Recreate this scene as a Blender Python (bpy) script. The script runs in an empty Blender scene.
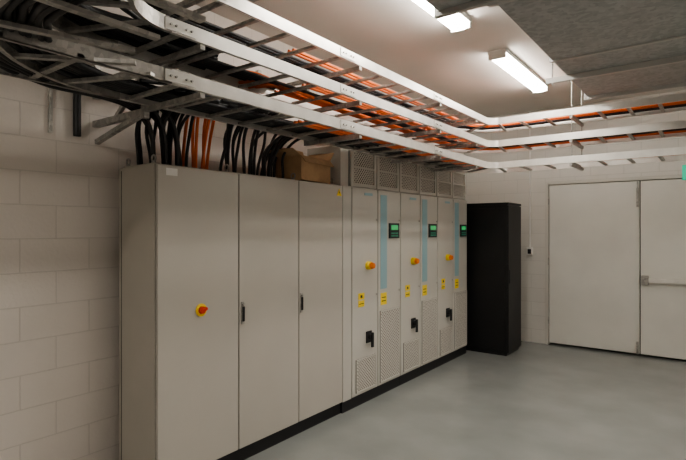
import bpy, math, random
from mathutils import Vector, Matrix
random.seed(7)
S = bpy.context.scene
COL = S.collection
try:
    S.view_settings.look = 'AgX - Medium High Contrast'
except Exception as e:
    print(e)

# ------------------------------------------------------------------ materials
def mat(name, col, rough=0.5, metal=0.0, var=0.0, vscale=4.0, bump=0.0, bscale=60.0, emis=None, estr=0.0, spec=0.5):
    m = bpy.data.materials.new(name); m.use_nodes = True
    nt = m.node_tree; b = nt.nodes['Principled BSDF']
    b.inputs['Base Color'].default_value = (*col, 1)
    b.inputs['Roughness'].default_value = rough
    b.inputs['Metallic'].default_value = metal
    b.inputs['Specular IOR Level'].default_value = spec
    if emis:
        b.inputs['Emission Color'].default_value = (*emis, 1)
        b.inputs['Emission Strength'].default_value = estr
    tc = nt.nodes.new('ShaderNodeTexCoord')
    if var > 0:
        n = nt.nodes.new('ShaderNodeTexNoise'); n.inputs['Scale'].default_value = vscale
        n.inputs['Detail'].default_value = 6
        nt.links.new(tc.outputs['Object'], n.inputs['Vector'])
        r = nt.nodes.new('ShaderNodeValToRGB')
        r.color_ramp.elements[0].position = 0.3; r.color_ramp.elements[1].position = 0.7
        r.color_ramp.elements[0].color = (*[c*(1-var) for c in col], 1)
        r.color_ramp.elements[1].color = (*[min(1, c*(1+var)) for c in col], 1)
        nt.links.new(n.outputs['Fac'], r.inputs['Fac'])
        nt.links.new(r.outputs['Color'], b.inputs['Base Color'])
    if bump > 0:
        n2 = nt.nodes.new('ShaderNodeTexNoise'); n2.inputs['Scale'].default_value = bscale
        nt.links.new(tc.outputs['Object'], n2.inputs['Vector'])
        bp = nt.nodes.new('ShaderNodeBump'); bp.inputs['Strength'].default_value = bump
        bp.inputs['Distance'].default_value = 0.01
        nt.links.new(n2.outputs['Fac'], bp.inputs['Height'])
        nt.links.new(bp.outputs['Normal'], b.inputs['Normal'])
    return m

def block_mat(name, col, axis, mortar=0.86, rough=0.55):
    m = mat(name, col, rough); nt = m.node_tree; b = nt.nodes['Principled BSDF']
    geo = nt.nodes.new('ShaderNodeNewGeometry')
    sep = nt.nodes.new('ShaderNodeSeparateXYZ'); nt.links.new(geo.outputs['Position'], sep.inputs[0])
    com = nt.nodes.new('ShaderNodeCombineXYZ')
    nt.links.new(sep.outputs[axis], com.inputs[0]); nt.links.new(sep.outputs[2], com.inputs[1])
    br = nt.nodes.new('ShaderNodeTexBrick')
    br.inputs['Scale'].default_value = 1.0
    br.inputs['Brick Width'].default_value = 0.40
    br.inputs['Row Height'].default_value = 0.20
    br.inputs['Mortar Size'].default_value = 0.0045
    br.inputs['Mortar Smooth'].default_value = 0.6
    br.inputs['Color1'].default_value = (*col, 1)
    br.inputs['Color2'].default_value = (*[c*0.975 for c in col], 1)
    br.inputs['Mortar'].default_value = (*[c*mortar for c in col], 1)
    nt.links.new(com.outputs[0], br.inputs['Vector'])
    n = nt.nodes.new('ShaderNodeTexNoise'); n.inputs['Scale'].default_value = 2.0; n.inputs['Detail'].default_value = 8
    nt.links.new(geo.outputs['Position'], n.inputs['Vector'])
    mx = nt.nodes.new('ShaderNodeMix'); mx.data_type = 'RGBA'; mx.blend_type = 'MULTIPLY'
    mx.inputs['Factor'].default_value = 0.15
    nt.links.new(br.outputs['Color'], mx.inputs[6]); nt.links.new(n.outputs['Fac'], mx.inputs[7])
    nt.links.new(mx.outputs[2], b.inputs['Base Color'])
    bp = nt.nodes.new('ShaderNodeBump'); bp.inputs['Strength'].default_value = 0.40; bp.inputs['Distance'].default_value = 0.005
    bp.invert = True
    nt.links.new(br.outputs['Fac'], bp.inputs['Height'])
    n2 = nt.nodes.new('ShaderNodeTexNoise'); n2.inputs['Scale'].default_value = 45
    nt.links.new(geo.outputs['Position'], n2.inputs['Vector'])
    bp2 = nt.nodes.new('ShaderNodeBump'); bp2.inputs['Strength'].default_value = 0.3; bp2.inputs['Distance'].default_value = 0.006
    nt.links.new(n2.outputs['Fac'], bp2.inputs['Height']); nt.links.new(bp.outputs['Normal'], bp2.inputs['Normal'])
    nt.links.new(bp2.outputs['Normal'], b.inputs['Normal'])
    return m

def galv_mat(name, c0, c1, rough=0.45, scale=22, metal=0.85):
    m = mat(name, c0, rough, metal); nt = m.node_tree; b = nt.nodes['Principled BSDF']
    tc = nt.nodes.new('ShaderNodeTexCoord')
    v = nt.nodes.new('ShaderNodeTexVoronoi'); v.inputs['Scale'].default_value = scale
    nt.links.new(tc.outputs['Object'], v.inputs['Vector'])
    n = nt.nodes.new('ShaderNodeTexNoise'); n.inputs['Scale'].default_value = 5; n.inputs['Detail'].default_value = 8
    nt.links.new(tc.outputs['Object'], n.inputs['Vector'])
    sp = nt.nodes.new('ShaderNodeSeparateXYZ'); nt.links.new(v.outputs['Color'], sp.inputs[0])
    ma = nt.nodes.new('ShaderNodeMath'); ma.operation = 'ADD'
    nt.links.new(sp.outputs[0], ma.inputs[0]); nt.links.new(n.outputs['Fac'], ma.inputs[1])
    hf = nt.nodes.new('ShaderNodeMath'); hf.operation = 'MULTIPLY'; hf.inputs[1].default_value = 0.5
    nt.links.new(ma.outputs[0], hf.inputs[0])
    r = nt.nodes.new('ShaderNodeValToRGB')
    r.color_ramp.elements[0].position = 0.25; r.color_ramp.elements[1].position = 0.75
    r.color_ramp.elements[0].color = (*c0, 1); r.color_ramp.elements[1].color = (*c1, 1)
    nt.links.new(hf.outputs[0], r.inputs['Fac']); nt.links.new(r.outputs['Color'], b.inputs['Base Color'])
    return m

M = {}
M['wall_w'] = block_mat('painted_block_left', (0.75, 0.69, 0.635), 1)
M['wall_b'] = block_mat('painted_block_back', (0.74, 0.715, 0.665), 0)
M['ceil'] = mat('ceiling_paint', (0.72, 0.685, 0.64), 0.8, var=0.03, vscale=2)
M['floor'] = mat('epoxy_floor', (0.265, 0.275, 0.264), 0.21, var=0.10, vscale=1.8, bump=0.04, bscale=70)
M['cab'] = mat('cabinet_grey_paint', (0.50, 0.472, 0.424), 0.42, var=0.03, vscale=2, bump=0.05, bscale=300)
M['cab2'] = mat('drive_grey_paint', (0.55, 0.53, 0.485), 0.42, var=0.02, vscale=3)
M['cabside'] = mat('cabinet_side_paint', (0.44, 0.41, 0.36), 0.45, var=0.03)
M['gap'] = mat('seam_dark', (0.035, 0.033, 0.03), 0.8)
M['plinth'] = mat('plinth_black', (0.018, 0.018, 0.02), 0.5)
M['mesh'] = mat('grille_grey', (0.60, 0.57, 0.52), 0.5)
M['meshback'] = mat('grille_back', (0.05, 0.048, 0.043), 0.8)
M['teal'] = mat('blue_stripe', (0.30, 0.46, 0.51), 0.45)
M['hmi'] = mat('panel_body_dark', (0.02, 0.03, 0.03), 0.4)
M['scr'] = mat('panel_screen', (0.06, 0.30, 0.12), 0.2, emis=(0.12, 0.75, 0.25), estr=0.35)
M['key'] = mat('panel_keys', (0.10, 0.42, 0.28), 0.4)
M['red'] = mat('red_plastic', (0.70, 0.06, 0.02), 0.35)
M['orangeknob'] = mat('orange_plastic', (0.85, 0.22, 0.02), 0.35)
M['yellow'] = mat('yellow_plastic', (0.90, 0.68, 0.06), 0.45)
M['black'] = mat('black_plastic', (0.02, 0.02, 0.022), 0.4)
M['rack'] = mat('rack_black', (0.009, 0.009, 0.010), 0.45, var=0.2)
M['white'] = mat('white_plastic', (0.78, 0.77, 0.74), 0.4)
M['alu'] = mat('tray_aluminium', (0.80, 0.78, 0.74), 0.36, 0.6, var=0.08, vscale=8)
M['steel'] = galv_mat('strut_galvanised', (0.34, 0.33, 0.31), (0.52, 0.50, 0.47), 0.45, 40, 0.6)
M['duct'] = galv_mat('duct_galvanised', (0.36, 0.365, 0.36), (0.48, 0.485, 0.48), 0.5, 34, 0.35)
M['ductflange'] = mat('duct_flange', (0.52, 0.51, 0.49), 0.45, 0.5)
M['cblack'] = mat('cable_black', (0.018, 0.018, 0.02), 0.45)
M['corange'] = mat('cable_orange', (0.74, 0.175, 0.045), 0.5)
M['card'] = mat('cardboard', (0.50, 0.33, 0.19), 0.85, var=0.10, vscale=12)
M['door'] = mat('door_paint', (0.74, 0.73, 0.68), 0.45, var=0.035, vscale=2.5)
M['frame'] = mat('door_frame_paint', (0.62, 0.60, 0.55), 0.45)
M['green'] = mat('exit_green', (0.02, 0.40, 0.25), 0.4, emis=(0.02, 0.5, 0.3), estr=0.6)
M['tube'] = mat('diffuser_lit', (0.9, 0.9, 0.9), 0.4, emis=(1.0, 0.95, 0.87), estr=45)
M['lamp'] = mat('luminaire_body', (0.75, 0.73, 0.69), 0.4)

# ------------------------------------------------------------------ mesh builder
class MB:
    def __init__(s): s.v=[]; s.f=[]; s.m=[]; s.slots=[]; s.sm=[]
    def mi(s, k):
        if k not in s.slots: s.slots.append(k)
        return s.slots.index(k)
    def add(s, vs, fs, k, smooth=False):
        o=len(s.v); s.v+= [tuple(v) for v in vs]; i=s.mi(k)
        for f in fs: s.f.append([o+a for a in f]); s.m.append(i); s.sm.append(smooth)
    def box(s, x0,x1,y0,y1,z0,z1,k):
        if x0>x1:x0,x1=x1,x0
        if y0>y1:y0,y1=y1,y0
        if z0>z1:z0,z1=z1,z0
        vs=[(x,y,z) for z in (z0,z1) for y in (y0,y1) for x in (x0,x1)]
        s.add(vs,[(0,2,3,1),(4,5,7,6),(0,1,5,4),(2,6,7,3),(0,4,6,2),(1,3,7,5)],k)
    def bar(s, p0,p1,w,h,k,up=(0,0,1)):
        p0=Vector(p0);p1=Vector(p1);d=(p1-p0).normalized();u=Vector(up)
        sd=d.cross(u)
        if sd.length<1e-4: sd=d.cross(Vector((1,0,0)))
        sd.normalize(); u=sd.cross(d).normalized()
        vs=[]
        for p in (p0,p1):
            for a,b in ((-1,-1),(1,-1),(1,1),(-1,1)):
                vs.append(p+sd*a*w/2+u*b*h/2)
        s.add(vs,[(3,2,1,0),(4,5,6,7),(0,1,5,4),(1,2,6,5),(2,3,7,6),(3,0,4,7)],k)
    def cyl(s,p0,p1,r,k,n=16,r2=None):
        if r2 is None:r2=r
        p0=Vector(p0);p1=Vector(p1);d=(p1-p0).normalized()
        a=d.orthogonal().normalized();b=d.cross(a)
        vs=[p0+(a*math.cos(t)+b*math.sin(t))*r for t in [2*math.pi*i/n for i in range(n)]]
        vs+=[p1+(a*math.cos(t)+b*math.sin(t))*r2 for t in [2*math.pi*i/n for i in range(n)]]
        s.add(vs,[(i,(i+1)%n,n+(i+1)%n,n+i) for i in range(n)],k,True)
        s.add(vs[:n],[tuple(range(n))[::-1]],k); s.add(vs[n:],[tuple(range(n))],k)
    def torus(s,c,axis,R,r,k,n=16,m=8,a0=0,a1=2*math.pi):
        c=Vector(c);ax=Vector(axis).normalized();a=ax.orthogonal().normalized();b=ax.cross(a)
        vs=[]
        for i in range(n):
            t=a0+(a1-a0)*i/n; rd=a*math.cos(t)+b*math.sin(t)
            for j in range(m):
                q=2*math.pi*j/m
                vs.append(c+rd*(R+r*math.cos(q))+ax*r*math.sin(q))
        fs=[(i*m+j,((i+1)%n)*m+j,((i+1)%n)*m+(j+1)%m,i*m+(j+1)%m) for i in range(n) for j in range(m)]
        s.add(vs,fs,k,True)
    def sweep(s, pts, prof, k):
        n=len(pts);m=len(prof);vs=[]
        for i,p in enumerate(pts):
            a=Vector(pts[max(i-1,0)]);b=Vector(pts[min(i+1,n-1)])
            d=(b-a);d.z=0;d.normalize();sd=Vector((-d.y,d.x,0))
            for (u,w) in prof: vs.append(Vector(p)+sd*u+Vector((0,0,w)))
        fs=[(i*m+j,i*m+(j+1)%m,(i+1)*m+(j+1)%m,(i+1)*m+j) for i in range(n-1) for j in range(m)]
        fs+= [tuple(range(m))[::-1], tuple((n-1)*m+j for j in range(m))]
        s.add(vs,fs,k)
    def obj(s,name,bevel=0.0,parent=None,seg=2):
        me=bpy.data.meshes.new(name);me.from_pydata(s.v,[],s.f)
        for k in s.slots: me.materials.append(M[k])
        for p,i,q in zip(me.polygons,s.m,s.sm): p.material_index=i;p.use_smooth=q
        me.update()
        import bmesh
        bm=bmesh.new();bm.from_mesh(me);bmesh.ops.recalc_face_normals(bm,faces=bm.faces);bm.to_mesh(me);bm.free()
        o=bpy.data.objects.new(name,me);COL.objects.link(o)
        if bevel>0:
            b=o.modifiers.new('bevel','BEVEL');b.width=bevel;b.segments=seg;b.limit_method='ANGLE';b.angle_limit=math.radians(50)
        if parent: o.parent=parent
        return o

def simple(name,args,k,bevel=0):
    b=MB();b.box(*args,k);return b.obj(name,bevel)

def empty(name,loc=(0,0,0)):
    e=bpy.data.objects.new(name,None);COL.objects.link(e);e.location=(0,0,0);return e

def curves(name, splines, r, k, parent=None, res=4):
    cu=bpy.data.curves.new(name,'CURVE');cu.dimensions='3D';cu.bevel_depth=r;cu.bevel_resolution=2;cu.resolution_u=res
    cu.materials.append(M[k])
    for item in splines:
        sp=cu.splines.new('NURBS');sp.points.add(len(item)-1)
        for p,q in zip(sp.points,item): p.co=(q[0],q[1],q[2],1)
        sp.order_u=min(4,len(item));sp.use_endpoint_u=True
    o=bpy.data.objects.new(name,cu);COL.objects.link(o)
    if parent:o.parent=parent
    return o

# ------------------------------------------------------------------ room
WX=-3.25; BY=7.55; CZ=3.40; RX=3.2; RY=-2.6
simple('floor',(WX-.2,RX+.2,RY-.2,BY+.2,-.1,0),'floor')
simple('ceiling',(WX-.2,RX+.2,RY-.2,BY+.2,CZ,CZ+.1),'ceil')
simple('wall_left',(WX-.2,WX,RY-.2,BY+.2,0,CZ),'wall_w')
simple('wall_right',(RX,RX+.2,RY-.2,BY+.2,0,CZ),'wall_w')
simple('wall_rear',(WX,RX,RY-.2,RY,0,CZ),'wall_b')
DX0,DX1,DZ=-2.0,0.38,2.345
b=MB()
b.box(WX,DX0,BY,BY+.2,0,CZ,'wall_b'); b.box(DX1,RX,BY,BY+.2,0,CZ,'wall_b'); b.box(DX0,DX1,BY,BY+.2,DZ,CZ,'wall_b')
b.obj('wall_back')

def door():
    root=empty('door_1')
    b=MB()
    b.box(DX0,DX0+.045,BY-.012,BY+.14,0,DZ,'frame'); b.box(DX1-.045,DX1,BY-.012,BY+.14,0,DZ,'frame')
    b.box(DX0+.045,DX1-.045,BY-.012,BY+.14,DZ-.045,DZ,'frame')
    b.box(DX0+.045,DX1-.045,BY+.09,BY+.14,0,DZ-.045,'gap')
    b.obj('frame',.004,root)
    mid=-.815
    b=MB(); b.box(DX0+.054,mid-.006,BY+.005,BY+.05,.030,DZ-.054,'door')
    b.box(mid-.03,mid-.008,BY-.004,BY+.006,.030,DZ-.054,'door')
    b.box(mid-.04,mid-.015,BY-.03,BY-.004,.03,.19,'steel'); b.box(mid-.04,mid-.015,BY-.03,BY-.004,1.95,2.2,'steel')
    b.cyl((mid-.028,BY-.018,2.2),(mid-.028,BY-.018,2.29),.006,'steel',8)
    b.cyl((mid-.028,BY-.03,.11),(mid-.028,BY-.06,.11),.012,'steel',10)
    b.obj('leaf_1',.003,root)
    b=MB(); b.box(mid+.006,DX1-.054,BY+.005,BY+.05,.030,DZ-.054,'door')
    b.obj('leaf_2',.003,root)
    b=MB()
    z=1.0
    b.box(mid+.02,mid+.10,BY-.055,BY+.005,z-.06,z+.06,'steel'); b.box(DX1-.16,DX1-.08,BY-.055,BY+.005,z-.06,z+.06,'steel')
    b.box(mid+.10,DX1-.16,BY-.06,BY-.02,z-.028,z+.028,'alu')
    b.obj('panic_bar',.004,root)
    b=MB()
    for zz in (.35,1.2,2.05):
        b.cyl((DX0+.047,BY-.014,zz-.05),(DX0+.047,BY-.014,zz+.05),.008,'steel',10)
        b.cyl((DX1-.047,BY-.014,zz-.05),(DX1-.047,BY-.014,zz+.05),.008,'steel',10)
    b.obj('hinges',0,root)
door()

b=MB()
b.box(-2.255,-2.175,BY-.035,BY,1.28,1.40,'white'); b.box(-2.24,-2.19,BY-.042,BY-.035,1.30,1.37,'black')
b.obj('light_switch',.004)
curves('switch_conduit',[[(-2.215,BY-.012,1.40),(-2.215,BY-.012,2.0),(-2.215,BY-.012,CZ)]],.009,'white')

# ------------------------------------------------------------------ three door cabinet
FX=-2.69; BX=-3.12
def cabinet():
    root=empty('electrical_cabinet')
    Y=[1.729,2.37,2.998,3.585]
    b=MB()
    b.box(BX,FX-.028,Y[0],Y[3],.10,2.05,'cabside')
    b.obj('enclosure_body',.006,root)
    b=MB(); b.box(BX+.01,FX-.03,Y[0]+.012,Y[3],0,.099,'plinth'); b.obj('plinth',0,root)
    b=MB(); b.box(FX-.029,FX-.02,Y[0]+.01,Y[3]-.004,.11,2.04,'gap'); b.obj('door_seal',0,root)
    for i in range(3):
        b=MB(); b.box(FX-.02,FX,Y[i]+.004,Y[i+1]-.004,.108,2.046,'cab'); b.obj('door_leaf_%d'%(i+1),.005,root,3)
    for y,z in ((Y[1]+.018,1.06),(Y[2]+.012,1.06)):
        b=MB()
        b.box(FX,FX+.008,y,y+.028,z-.075,z+.085,'steel')
        b.box(FX+.008,FX+.018,y+.005,y+.023,z-.055,z+.05,'black')
        b.cyl((FX+.008,y+.014,z+.066),(FX+.02,y+.014,z+.066),.010,'steel',12)
        b.obj('swing_handle',.003,root)
    b=MB(); yy,zz=2.047,1.13
    b.cyl((FX,yy,zz),(FX+.006,yy,zz),.042,'yellow',28)
    b.cyl((FX+.006,yy,zz),(FX+.022,yy,zz),.024,'red',20)
    b.bar((FX+.030,yy-.026,zz-.012),(FX+.030,yy+.026,zz+.012),.018,.018,'red',(1,0,0))
    b.obj('isolator_switch',.002,root)
    b=MB(); b.box(FX,FX+.002,1.79,1.87,1.985,2.03,'white'); b.obj('name_label',0,root)
    b=MB(); yc,zc=3.53,1.985
    b.add([(FX+.002,yc-.036,zc-.032),(FX+.002,yc+.036,zc-.032),(FX+.002,yc,zc+.032),(FX,yc-.036,zc-.032),(FX,yc+.036,zc-.032),(FX,yc,zc+.032)],
          [(0,1,2),(5,4,3),(0,3,4,1),(1,4,5,2),(2,5,3,0)],'yellow')
    b.add([(FX+.003,yc-.005,zc-.014),(FX+.003,yc+.006,zc-.002),(FX+.003,yc-.001,zc-.002),(FX+.003,yc+.004,zc+.012),(FX+.003,yc-.007,zc)],[(0,1,2,3,4)],'black')
    b.obj('warning_triangle',0,root)
    b=MB()
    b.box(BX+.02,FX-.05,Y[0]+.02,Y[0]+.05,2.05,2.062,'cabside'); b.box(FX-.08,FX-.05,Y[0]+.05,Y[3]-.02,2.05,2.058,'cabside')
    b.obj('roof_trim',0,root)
    b=MB()
    for x in (BX+.05,FX-.09):
        for y in (Y[0]+.035,Y[1]-.035,Y[2]+.03,Y[3]-.05):
            b.cyl((x,y,2.05),(x,y,2.072),.014,'steel',12)
            b.torus((x,y,2.092),(0,1,0),.020,.006,'steel',14,6)
    b.obj('lifting_eyes',0,root)
    b=MB(); b.box(BX+.03,BX+.034,Y[0]-.002,Y[0]+.002,.12,2.03,'gap'); b.obj('side_seams',0,root)
cabinet()

# ------------------------------------------------------------------ drive cabinets
def lattice(b,x,y0,y1,z0,z1,cell,w,k):
    W=y1-y0;H=z1-z0
    for sgn in (1,-1):
        c=-W-H
        while c<W+H:
            pts=[]
            for u in (0,W):
                v=sgn*u+c
                if 0<=v<=H: pts.append((u,v))
            for v in (0,H):
                u=(v-c)*sgn
                if 0<u<W: pts.append((u,v))
            if len(pts)>=2:
                p,q=pts[0],pts[1]
                if abs(p[0]-q[0])>.004:
                    b.bar((x+(.0015 if sgn>0 else 0),y0+p[0],z0+p[1]),(x+(.0015 if sgn>0 else 0),y0+q[0],z0+q[1]),w,.002,k,(1,0,0))
            c+=cell
def grille(b,y0,y1,z0,z1,x,cell=.032,w=.0095):
    b.box(x-.004,x,y0,y1,z0,z1,'meshback')
    lattice(b,x+.003,y0+.008,y1-.008,z0+.008,z1-.008,cell,w,'mesh')
    f=.012
    b.box(x,x+.008,y0,y0+f,z0,z1,'cab2');b.box(x,x+.008,y1-f,y1,z0,z1,'cab2')
    b.box(x,x+.008,y0+f,y1-f,z0,z0+f,'cab2');b.box(x,x+.008,y0+f,y1-f,z1-f,z1,'cab2')

P=.439
def drive(i):
    root=empty('drive_cabinet')
    y0=3.724+2*P*i; y1=y0+P; y2=y1+P
    ys=3.590 if i==0 else y0+.001
    F=FX
    b=MB()
    b.box(BX,F-.024,ys,y2-.001,.10,2.05,'cab2'); b.box(F-.024,F-.018,ys+.006,y2-.005,.105,2.045,'gap')
    if i==0: b.box(F-.018,F-.004,ys+.002,y0-.004,.102,2.048,'cab2')
    b.obj('enclosure_body',0,root)
    b=MB(); b.box(BX+.01,F-.012,ys+.001,y2-.001,0,.099,'plinth'); b.obj('plinth',0,root)
    b=MB(); b.box(F-.018,F,y0+.006,y1-.006,.105,2.045,'cab2'); b.obj('door_leaf_1',.004,root)
    b=MB(); b.box(F-.018,F,y1+.006,y2-.006,.105,2.045,'cab2'); b.obj('door_leaf_2',.004,root)
    b=MB()
    grille(b,y0+.06,y1-.05,.13,.44,F+.004)
    grille(b,y1+.035,y2-.03,.13,.845,F+.004)
    b.obj('inlet_grilles',0,root)
    b=MB(); b.box(F,F+.003,y1+.045,y1+.165,1.06,2.0,'teal')
    b.box(F,F+.002,y0+.20,y0+.34,1.980,2.005,'teal')
    b.obj('door_stripe',0,root)
    b=MB(); hy=y1+.20
    b.box(F,F+.014,hy,hy+.19,1.565,1.72,'hmi'); b.box(F+.014,F+.016,hy+.03,hy+.16,1.65,1.70,'scr')
    for r in range(2):
        for c in range(5): b.box(F+.014,F+.018,hy+.03+c*.028,hy+.048+c*.028,1.582+r*.026,1.598+r*.026,'key')
    b.obj('operator_panel',.002,root)
    b=MB(); ey=y0+.255; ez=1.31
    b.cyl((F,ey,ez),(F+.035,ey,ez),.040,'yellow',24); b.cyl((F+.035,ey,ez),(F+.05,ey,ez),.018,'orangeknob',16)
    b.cyl((F+.05,ey,ez),(F+.075,ey,ez),.032,'orangeknob',24,.026)
    b.obj('emergency_stop',.002,root)
    b=MB()
    b.box(F,F+.002,y0+.10,y0+.20,.925,.985,'yellow'); b.box(F,F+.002,y0+.10,y0+.20,.995,1.055,'yellow')
    b.box(F+.002,F+.003,y0+.115,y0+.185,.950,.958,'black')
    b.box(F+.002,F+.003,y0+.135,y0+.165,1.01,1.035,'black')
    b.box(F,F+.002,y1+.05,y1+.16,.90,1.02,'yellow'); b.box(F+.002,F+.003,y1+.07,y1+.14,.935,.943,'black');b.box(F+.002,F+.003,y1+.07,y1+.14,.97,.978,'black')
    b.obj('warning_labels',0,root)
    b=MB(); ry=y0+.27; rz=.63
    b.box(F,F+.012,ry-.045,ry+.045,rz-.06,rz+.05,'black')
    b.cyl((F+.012,ry,rz),(F+.04,ry,rz),.030,'black',20)
    b.bar((F+.048,ry,rz+.04),(F+.048,ry,rz-.10),.028,.02,'black',(1,0,0))
    b.obj('rotary_handle',.003,root)
    b=MB()
    for yy in (y1-.03,y2-.03):
        for zz in (1.02,1.75): b.cyl((F,yy,zz),(F+.006,yy,zz),.009,'steel',12)
    b.obj('locks',0,root)
    for j,(a,c) in enumerate(((y0,y1),(y1,y2))):
        b=MB(); a2=ys if (i==0 and j==0) else a
        HF=F-.035
        b.box(BX+.0,HF,a2+.006,c-.006,2.051,2.42,'cab2')
        b.box(HF,HF+.022,a+.008,a+.05,2.055,2.418,'cab2'); b.box(HF,HF+.022,c-.045,c-.008,2.055,2.418,'cab2')
        b.box(HF,HF+.022,a+.05,c-.045,2.385,2.418,'cab2'); b.box(HF,HF+.022,a+.05,c-.045,2.055,2.09,'cab2')
        b.box(HF,HF+.022,a+.05,c-.045,2.232,2.245,'cab2')
        b.box(HF,HF+.003,a+.05,c-.045,2.09,2.385,'meshback')
        lattice(b,HF+.006,a+.05,c-.045,2.09,2.385,.036,.010,'mesh')
        b.box(HF-.001,HF+.001,a-.006,a+.006,2.055,2.41,'gap')
        b.obj('exhaust_hood_%d'%(j+1),0,root)
for i in range(3): drive(i)

# ------------------------------------------------------------------ black rack in corner
def rack():
    root=empty('server_rack')
    x0,x1,y0,y1,h=-2.98,-2.18,6.49,7.02,2.01
    b=MB(); b.box(x0,x1-.02,y0+.004,y1,.03,h-.03,'rack'); b.box(x0,x1,y0,y1,h-.03,h,'rack'); b.box(x0+.02,x1-.03,y0+.02,y1-.02,0,.03,'black')
    b.box(x0+.03,x1-.05,y0-.002,y0+.004,.08,h-.07,'rack')
    b.obj('frame',.004,root)
    b=MB(); b.box(x1-.02,x1,y0+.006,y1-.006,.05,h-.04,'rack')
    b.box(x1,x1+.012,y0+.03,y0+.055,.95,1.13,'black')
    b.obj('front_door',.004,root)
rack()

# ------------------------------------------------------------------ cardboard box on cabinet
def cbox():
    b=MB(); L,W,H,t=.44,.27,.20,.006
    b.box(-W/2,W/2,-L/2,L/2,0,t,'card')
    b.box(-W/2,-W/2+t,-L/2,L/2,t,H,'card');b.box(W/2-t,W/2,-L/2,L/2,t,H,'card')
    b.box(-W/2+t,W/2-t,-L/2,-L/2+t,t,H,'card');b.box(-W/2+t,W/2-t,L/2-t,L/2,t,H,'card')
    def flap(p0,p1,out,ang,ln):
        p0=Vector(p0);p1=Vector(p1);o=Vector(out)
        d=o*math.cos(ang)+Vector((0,0,1))*math.sin(ang); n=(p1-p0).normalized().cross(d)*t
        q0=p0+d*ln;q1=p1+d*ln
        b.add([p0,p1,q1,q0,p0+n,p1+n,q1+n,q0+n],[(0,1,2,3),(7,6,5,4),(0,4,5,1),(1,5,6,2),(2,6,7,3),(3,7,4,0)],'card')
    flap((W/2,-L/2,H),(W/2,L/2,H),(1,0,0),-.9,.07)
    flap((-W/2,-L/2,H),(-W/2,L/2,H),(-1,0,0),1.25,.11)
    flap((-W/2,-L/2,H),(W/2,-L/2,H),(0,-1,0),.35,.12)
    flap((-W/2,L/2,H),(W/2,L/2,H),(0,1,0),.9,.10)
    o=b.obj('cardboard_box'); o.location=(-2.855,3.24,2.0585); o.rotation_euler=(0,0,math.radians(6))
cbox()

# ------------------------------------------------------------------ cable ladders
XN,XF=-2.13,-2.63
XC=(XN+XF)/2; HW=.25
YK=5.70
NB=3+15
def path(off,start=None,end=1.6):
    pts=[]
    R=.60; cx,cy=XC+R,1.45
    r=R+off
    pts+= [(1.0,cy-r),( .2,cy-r),(-.8,cy-r)]
    n=14
    for i in range(n+1):
        a=math.radians(270-90*i/n); pts.append((cx+r*math.cos(a),cy+r*math.sin(a)))
    for y in (2.0,2.6,3.2,3.8,4.4,4.9): pts.append((XC-off,y))
    R2=.36; c2x,c2y=XC+R2,YK+HW-R2; r2=R2+off
    for i in range(n+1):
        a=math.radians(180-90*i/n); pts.append((c2x+r2*math.cos(a),c2y+r2*math.sin(a)))
    for x in (-1.0,-.4,.2,.8,end,2.4): pts.append((x,YK+HW+off))
    return pts
def resample(pts,step):
    out=[];acc=0
    for i in range(len(pts)-1):
        a=Vector(pts[i]);b=Vector(pts[i+1]);L=(b-a).length
        while acc<=L:
            out.append((a+(b-a)*acc/L,(b-a).normalized()));acc+=step
        acc-=L
    return out
ZT=[2.40,2.65,2.91]
RH=.036
for ti,z in enumerate(ZT):
    b=MB()
    for off in (-HW,HW):
        pts=[(p[0],p[1],z) for p in path(off)]
        w=.004; f=.022
        prof=[(0,-RH),(-f,-RH),(-f,-RH+w),(-w,-RH+w),(-w,RH-w),(-f,RH-w),(-f,RH),(0,RH)]
        if off<0: prof=[(-u,v) for u,v in prof]
        if not (ti==0 and off<0): b.sweep(pts[:NB],prof,'steel')
        b.sweep(pts[NB-1:],prof,'alu')
    for (p,d) in resample(path(0),.27):
        sd=Vector((-d[1],d[0]))
        a=p+sd*(HW-.004);c=p-sd*(HW-.004)
        b.bar((a.x,a.y,z-.022),(c.x,c.y,z-.022),.032,.016,'steel')
    for y in (1.50,2.9,4.35):
        b.box(XN,XN+.005,y-.09,y+.09,z-.028,z+.028,'alu')
        for k in (-.06,-.03,.03,.06): b.cyl((XN+.005,y+k,z),(XN+.012,y+k,z),.006,'steel',8)
    for x in (-1.1,.3):
        b.box(x-.09,x+.09,YK-.005,YK,z-.028,z+.028,'alu')
    if ti==0:
        for x in (XN,XF+.02):
            b.box(x-.022,x,-.6,1.45,z-RH,z-RH+.004,'steel'); b.box(x-.004,x,-.6,1.45,z-RH,z+RH,'steel'); b.box(x-.022,x,-.6,1.45,z+RH-.004,z+RH,'steel')
        for yy in [(-.5+.3*i) for i in range(6)]:
            b.box(XF,XN,yy,yy+.03,z-.03,z-.014,'steel')
    # hangers of the cross run: rods from each tier up to the next (top tier up to the ceiling)
    for x in (-1.25,.45):
        yb=YK+2*HW+.03
        ztop = ZT[ti+1]-RH-.032 if ti<2 else CZ-.001
        for yy in (YK+.04,yb): b.cyl((x,yy,z-RH-.03),(x,yy,ztop),.005,'steel',8)
        b.box(x-.015,x+.015,YK+.004,yb+.03,z-RH-.031,z-RH-.001,'steel')
    b.obj('cable_ladder')

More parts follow.
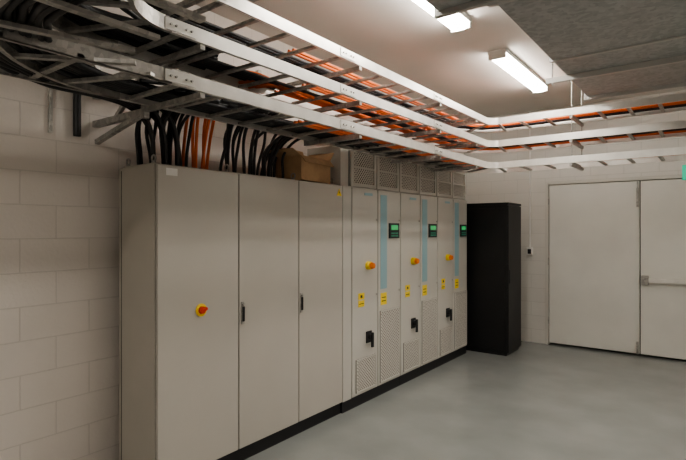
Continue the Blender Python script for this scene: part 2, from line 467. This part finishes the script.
# wall cantilever arms carrying the ladders
W0=WX+.001
for y in (1.62,3.05,4.40,5.30):
    b=MB()
    b.box(-2.685,-2.65,y,y+.035,2.332 if y>2 else 2.30,ZT[2]-RH,'steel')
    b.box(W0,WX+.04,y,y+.04,2.50,3.05,'steel')
    b.box(-2.65,XN-.004,y,y+.03,ZT[0]-RH-.031,ZT[0]-RH-.001,'steel')
    for z in ZT[1:]:
        b.box(WX+.04,XN-.004,y,y+.03,z-RH-.031,z-RH-.001,'steel')
    if y<2:
        b.box(W0,-2.685,y,y+.04,2.317,2.357,'steel')
        b.bar((WX+.02,y+.02,2.22),(-2.70,y+.02,2.33),.03,.03,'steel')
        b.bar((-3.0,y+.02,2.34),(-2.66,y+.02,2.60),.025,.025,'steel')
    b.obj('ladder_support_bracket',.002)

def tray_cables(name,ti,offs,r,k,zoff=0,start=0,stop=None):
    sp=[]
    for o in offs:
        z=ZT[ti]-.012+r+zoff
        pts=path(o)
        pts=pts[start:stop] if stop else pts[start:]
        jit=[(random.uniform(-.01,.01),random.uniform(-.01,.01),random.uniform(0,.008)) for _ in pts]
        sp.append([(p[0]+j[0],p[1]+j[1],z+j[2]) for p,j in zip(pts,jit)])
    curves(name,sp,r,k)
tray_cables('black_power_cables',0,[.21,.18,.15,.12,.09,.06],.014,'cblack',0,0,30)
tray_cables('black_power_cables',0,[.195,.165,.135,.105],.014,'cblack',.026,0,26)
tray_cables('orange_power_cables',0,[.0,-.05,-.10,-.16],.012,'corange',0,19)
tray_cables('orange_power_cables',1,[.19,.15,.11,-.08,-.12],.012,'corange',0,19)
tray_cables('black_power_cables',1,[.20,.17,.14,.11],.015,'cblack',.026,0,20)
tray_cables('black_power_cables',1,[.05,.02,-.16],.013,'cblack',0,0)
tray_cables('black_power_cables',2,[.2,.16,.12],.012,'cblack',0,0)
tray_cables('orange_power_cables',2,[.05,0],.012,'corange',0,19)

def drop(name,ys,k,r,dirn,tz,xb=-2.93,spread=.02,top=2.05):
    sp=[]
    for i,y in enumerate(ys):
        x=xb+random.uniform(-.09,.09); tx=XF+.06+random.uniform(0,.22)
        z=tz+.02+random.uniform(0,.03)
        hgt=random.uniform(-.03,.05)
        sp.append([(x,y,top),(x,y,top+.12),(x+.02,y+random.uniform(-spread,spread),tz-.12+hgt),(x+.10,y+dirn*.05,tz+.06+hgt),
                   (tx-.06,y+dirn*.16,tz+.09+hgt),(tx,y+dirn*.34,z+.03),(tx,y+dirn*.6,z+.01),(tx,y+dirn*.9,z)])
    curves(name,sp,r,k)
def rng(a,b,n): return [a+(b-a)*i/(n-1) for i in range(n)]
drop('black_riser_cables',rng(1.80,2.10,13),'cblack',.011,-.35,2.40,spread=.10)
drop('orange_riser_cables',rng(2.10,2.34,6),'corange',.011,.9,2.60,spread=.05)
drop('black_riser_cables',rng(2.42,2.72,13),'cblack',.011,-.6,2.40,spread=.09)
drop('black_riser_cables',rng(2.76,3.0,11),'cblack',.011,.9,2.36,spread=.09)
for yy in (3.95,4.35,4.85,5.25,5.75):
    sp=[]
    for i in range(3):
        y=yy+i*.045; x=-2.86+random.uniform(-.05,.05)
        sp.append([(x,y,2.42),(x,y,2.52),(x+.02,y-.02,2.62),(x+.12,y-.05,2.73),(XF+.10,y-.12,2.745),(XF+.14,y-.3,2.705),(XF+.15+.02*i,y-.6,2.70)])
    curves('orange_riser_cables',sp,.012,'corange')

# heavy bundle sweeping round outside the bend and down into the first cabinet
sp=[]
for i in range(10):
    o=.285+(i%4)*.030; dz=(i//4)*.030
    pts=path(o)[:NB-2]
    s3=[(p[0]+random.uniform(-.008,.008),p[1]+random.uniform(-.008,.008),2.385+dz+random.uniform(-.008,.008)) for p in pts]
    yb=1.80+i*.022; xb=-2.84-(i%4)*.035
    s3+=[(XC-o-.01,1.56,2.40+dz),(xb+.02,yb-.08,2.37+dz),(xb,yb,2.26),(xb,yb,2.14),(xb,yb,2.05)]
    sp.append(s3)
curves('black_power_cables',sp,.0145,'cblack')
sp=[]
for i in range(7):
    o=.02+i*.03
    pts=path(o)[1:NB+1]
    sp.append([(p[0],p[1]+.02*math.sin(j*.6+i),ZT[1]+.05+.035*math.sin(j*.45+i*.5)) for j,p in enumerate(pts)])
curves('black_power_cables',sp,.014,'cblack')

curves('black_conduit_pipe',[[(WX+.03,1.51,2.24),(WX+.03,1.51,2.6),(WX+.03,1.51,3.0),(WX+.03,1.51,CZ)]],.024,'cblack')
b=MB()
b.box(WX,WX+.02,1.35,1.37,2.24,3.2,'steel')
b.obj('wall_channel_strut')
b=MB()
b.cyl((WX+.05,.2,2.78),(WX+.05,2.2,2.78),.012,'steel',10)
for y in (.5,1.2,1.9): b.box(WX,WX+.065,y,y+.02,2.76,2.80,'steel')
b.obj('wall_conduit')

# ------------------------------------------------------------------ ventilation duct
def duct():
    root=empty('ventilation_duct')
    b=MB(); z0=2.99; z1=3.36
    b.box(-1.05,.75,2.88,5.52,z0,z1,'duct'); b.obj('duct_section_1',.004,root)
    b=MB(); b.box(-1.37,.75,-.4,2.80,z0,z1,'duct'); b.obj('duct_section_2',.004,root)
    b=MB()
    b.box(-1.40,.78,2.80,2.84,z0-.03,z1+.01,'ductflange'); b.box(-1.08,.78,2.84,2.88,z0-.03,z1+.01,'ductflange')
    b.box(-1.08,.78,5.49,5.52,z0-.03,z1+.01,'ductflange')
    b.box(-1.07,.77,4.15,4.18,z0-.012,z1+.005,'ductflange')
    b.obj('duct_flanges',.002,root)
    b=MB()
    for y in (4.62,1.4):
        xl=-1.22 if y>2 else -1.5
        b.box(xl,.95,y,y+.04,z0-.045,z0-.001,'ductflange')
        for x in (xl+.05,.88): b.cyl((x,y+.02,z0-.06),(x,y+.02,CZ),.006,'steel',8)
    b.obj('duct_hangers',0,root)
duct()

# ------------------------------------------------------------------ luminaires
def lum(x,y,L=1.5):
    root=empty('fluorescent_ceiling_light')
    b=MB(); b.box(x-.09,x+.09,y,y+L,CZ-.035,CZ,'lamp'); b.box(x-.085,x+.085,y,y+.03,CZ-.085,CZ-.035,'lamp');b.box(x-.085,x+.085,y+L-.03,y+L,CZ-.085,CZ-.035,'lamp')
    b.obj('housing',.004,root)
    b=MB(); prof=[(-.08,-.035),(-.07,-.07),(-.04,-.085),(.04,-.085),(.07,-.07),(.08,-.035)]
    n=len(prof);vs=[(x+u,yy,CZ+w) for yy in (y+.03,y+L-.03) for u,w in prof]
    b.add(vs,[(i,(i+1)%n,n+(i+1)%n,n+i) for i in range(n)]+[tuple(range(n)),tuple(range(n,2*n))[::-1]],'tube')
    b.obj('diffuser',0,root)
for (x,y) in ((-1.72,2.45),(-1.72,4.78),(1.7,4.78),(1.7,2.2),(1.7,-.6),(-1.0,-2.2)):  # first two are in view; the rest are unseen, added for general light
    lum(x,y)

b=MB()
b.box(-.27,.08,5.68,5.72,2.12,2.26,'green'); b.box(-.24,-.17,5.676,5.68,2.15,2.23,'white')
b.cyl((-.2,5.70,2.26),(-.2,5.70,2.364),.005,'steel',8); b.cyl((.02,5.70,2.26),(.02,5.70,2.364),.005,'steel',8)
b.obj('exit_sign',.002)

# ------------------------------------------------------------------ world, camera
w=bpy.data.worlds.new('world');S.world=w;w.use_nodes=True
w.node_tree.nodes['Background'].inputs[0].default_value=(.02,.02,.02,1)
cam=bpy.data.cameras.new('camera');co=bpy.data.objects.new('camera',cam);COL.objects.link(co)
co.location=(0,0,1.65);co.rotation_euler=(math.radians(90),0,math.radians(36.87))
cam.sensor_width=36;cam.lens=500/686*36;cam.clip_start=.05
S.camera=co
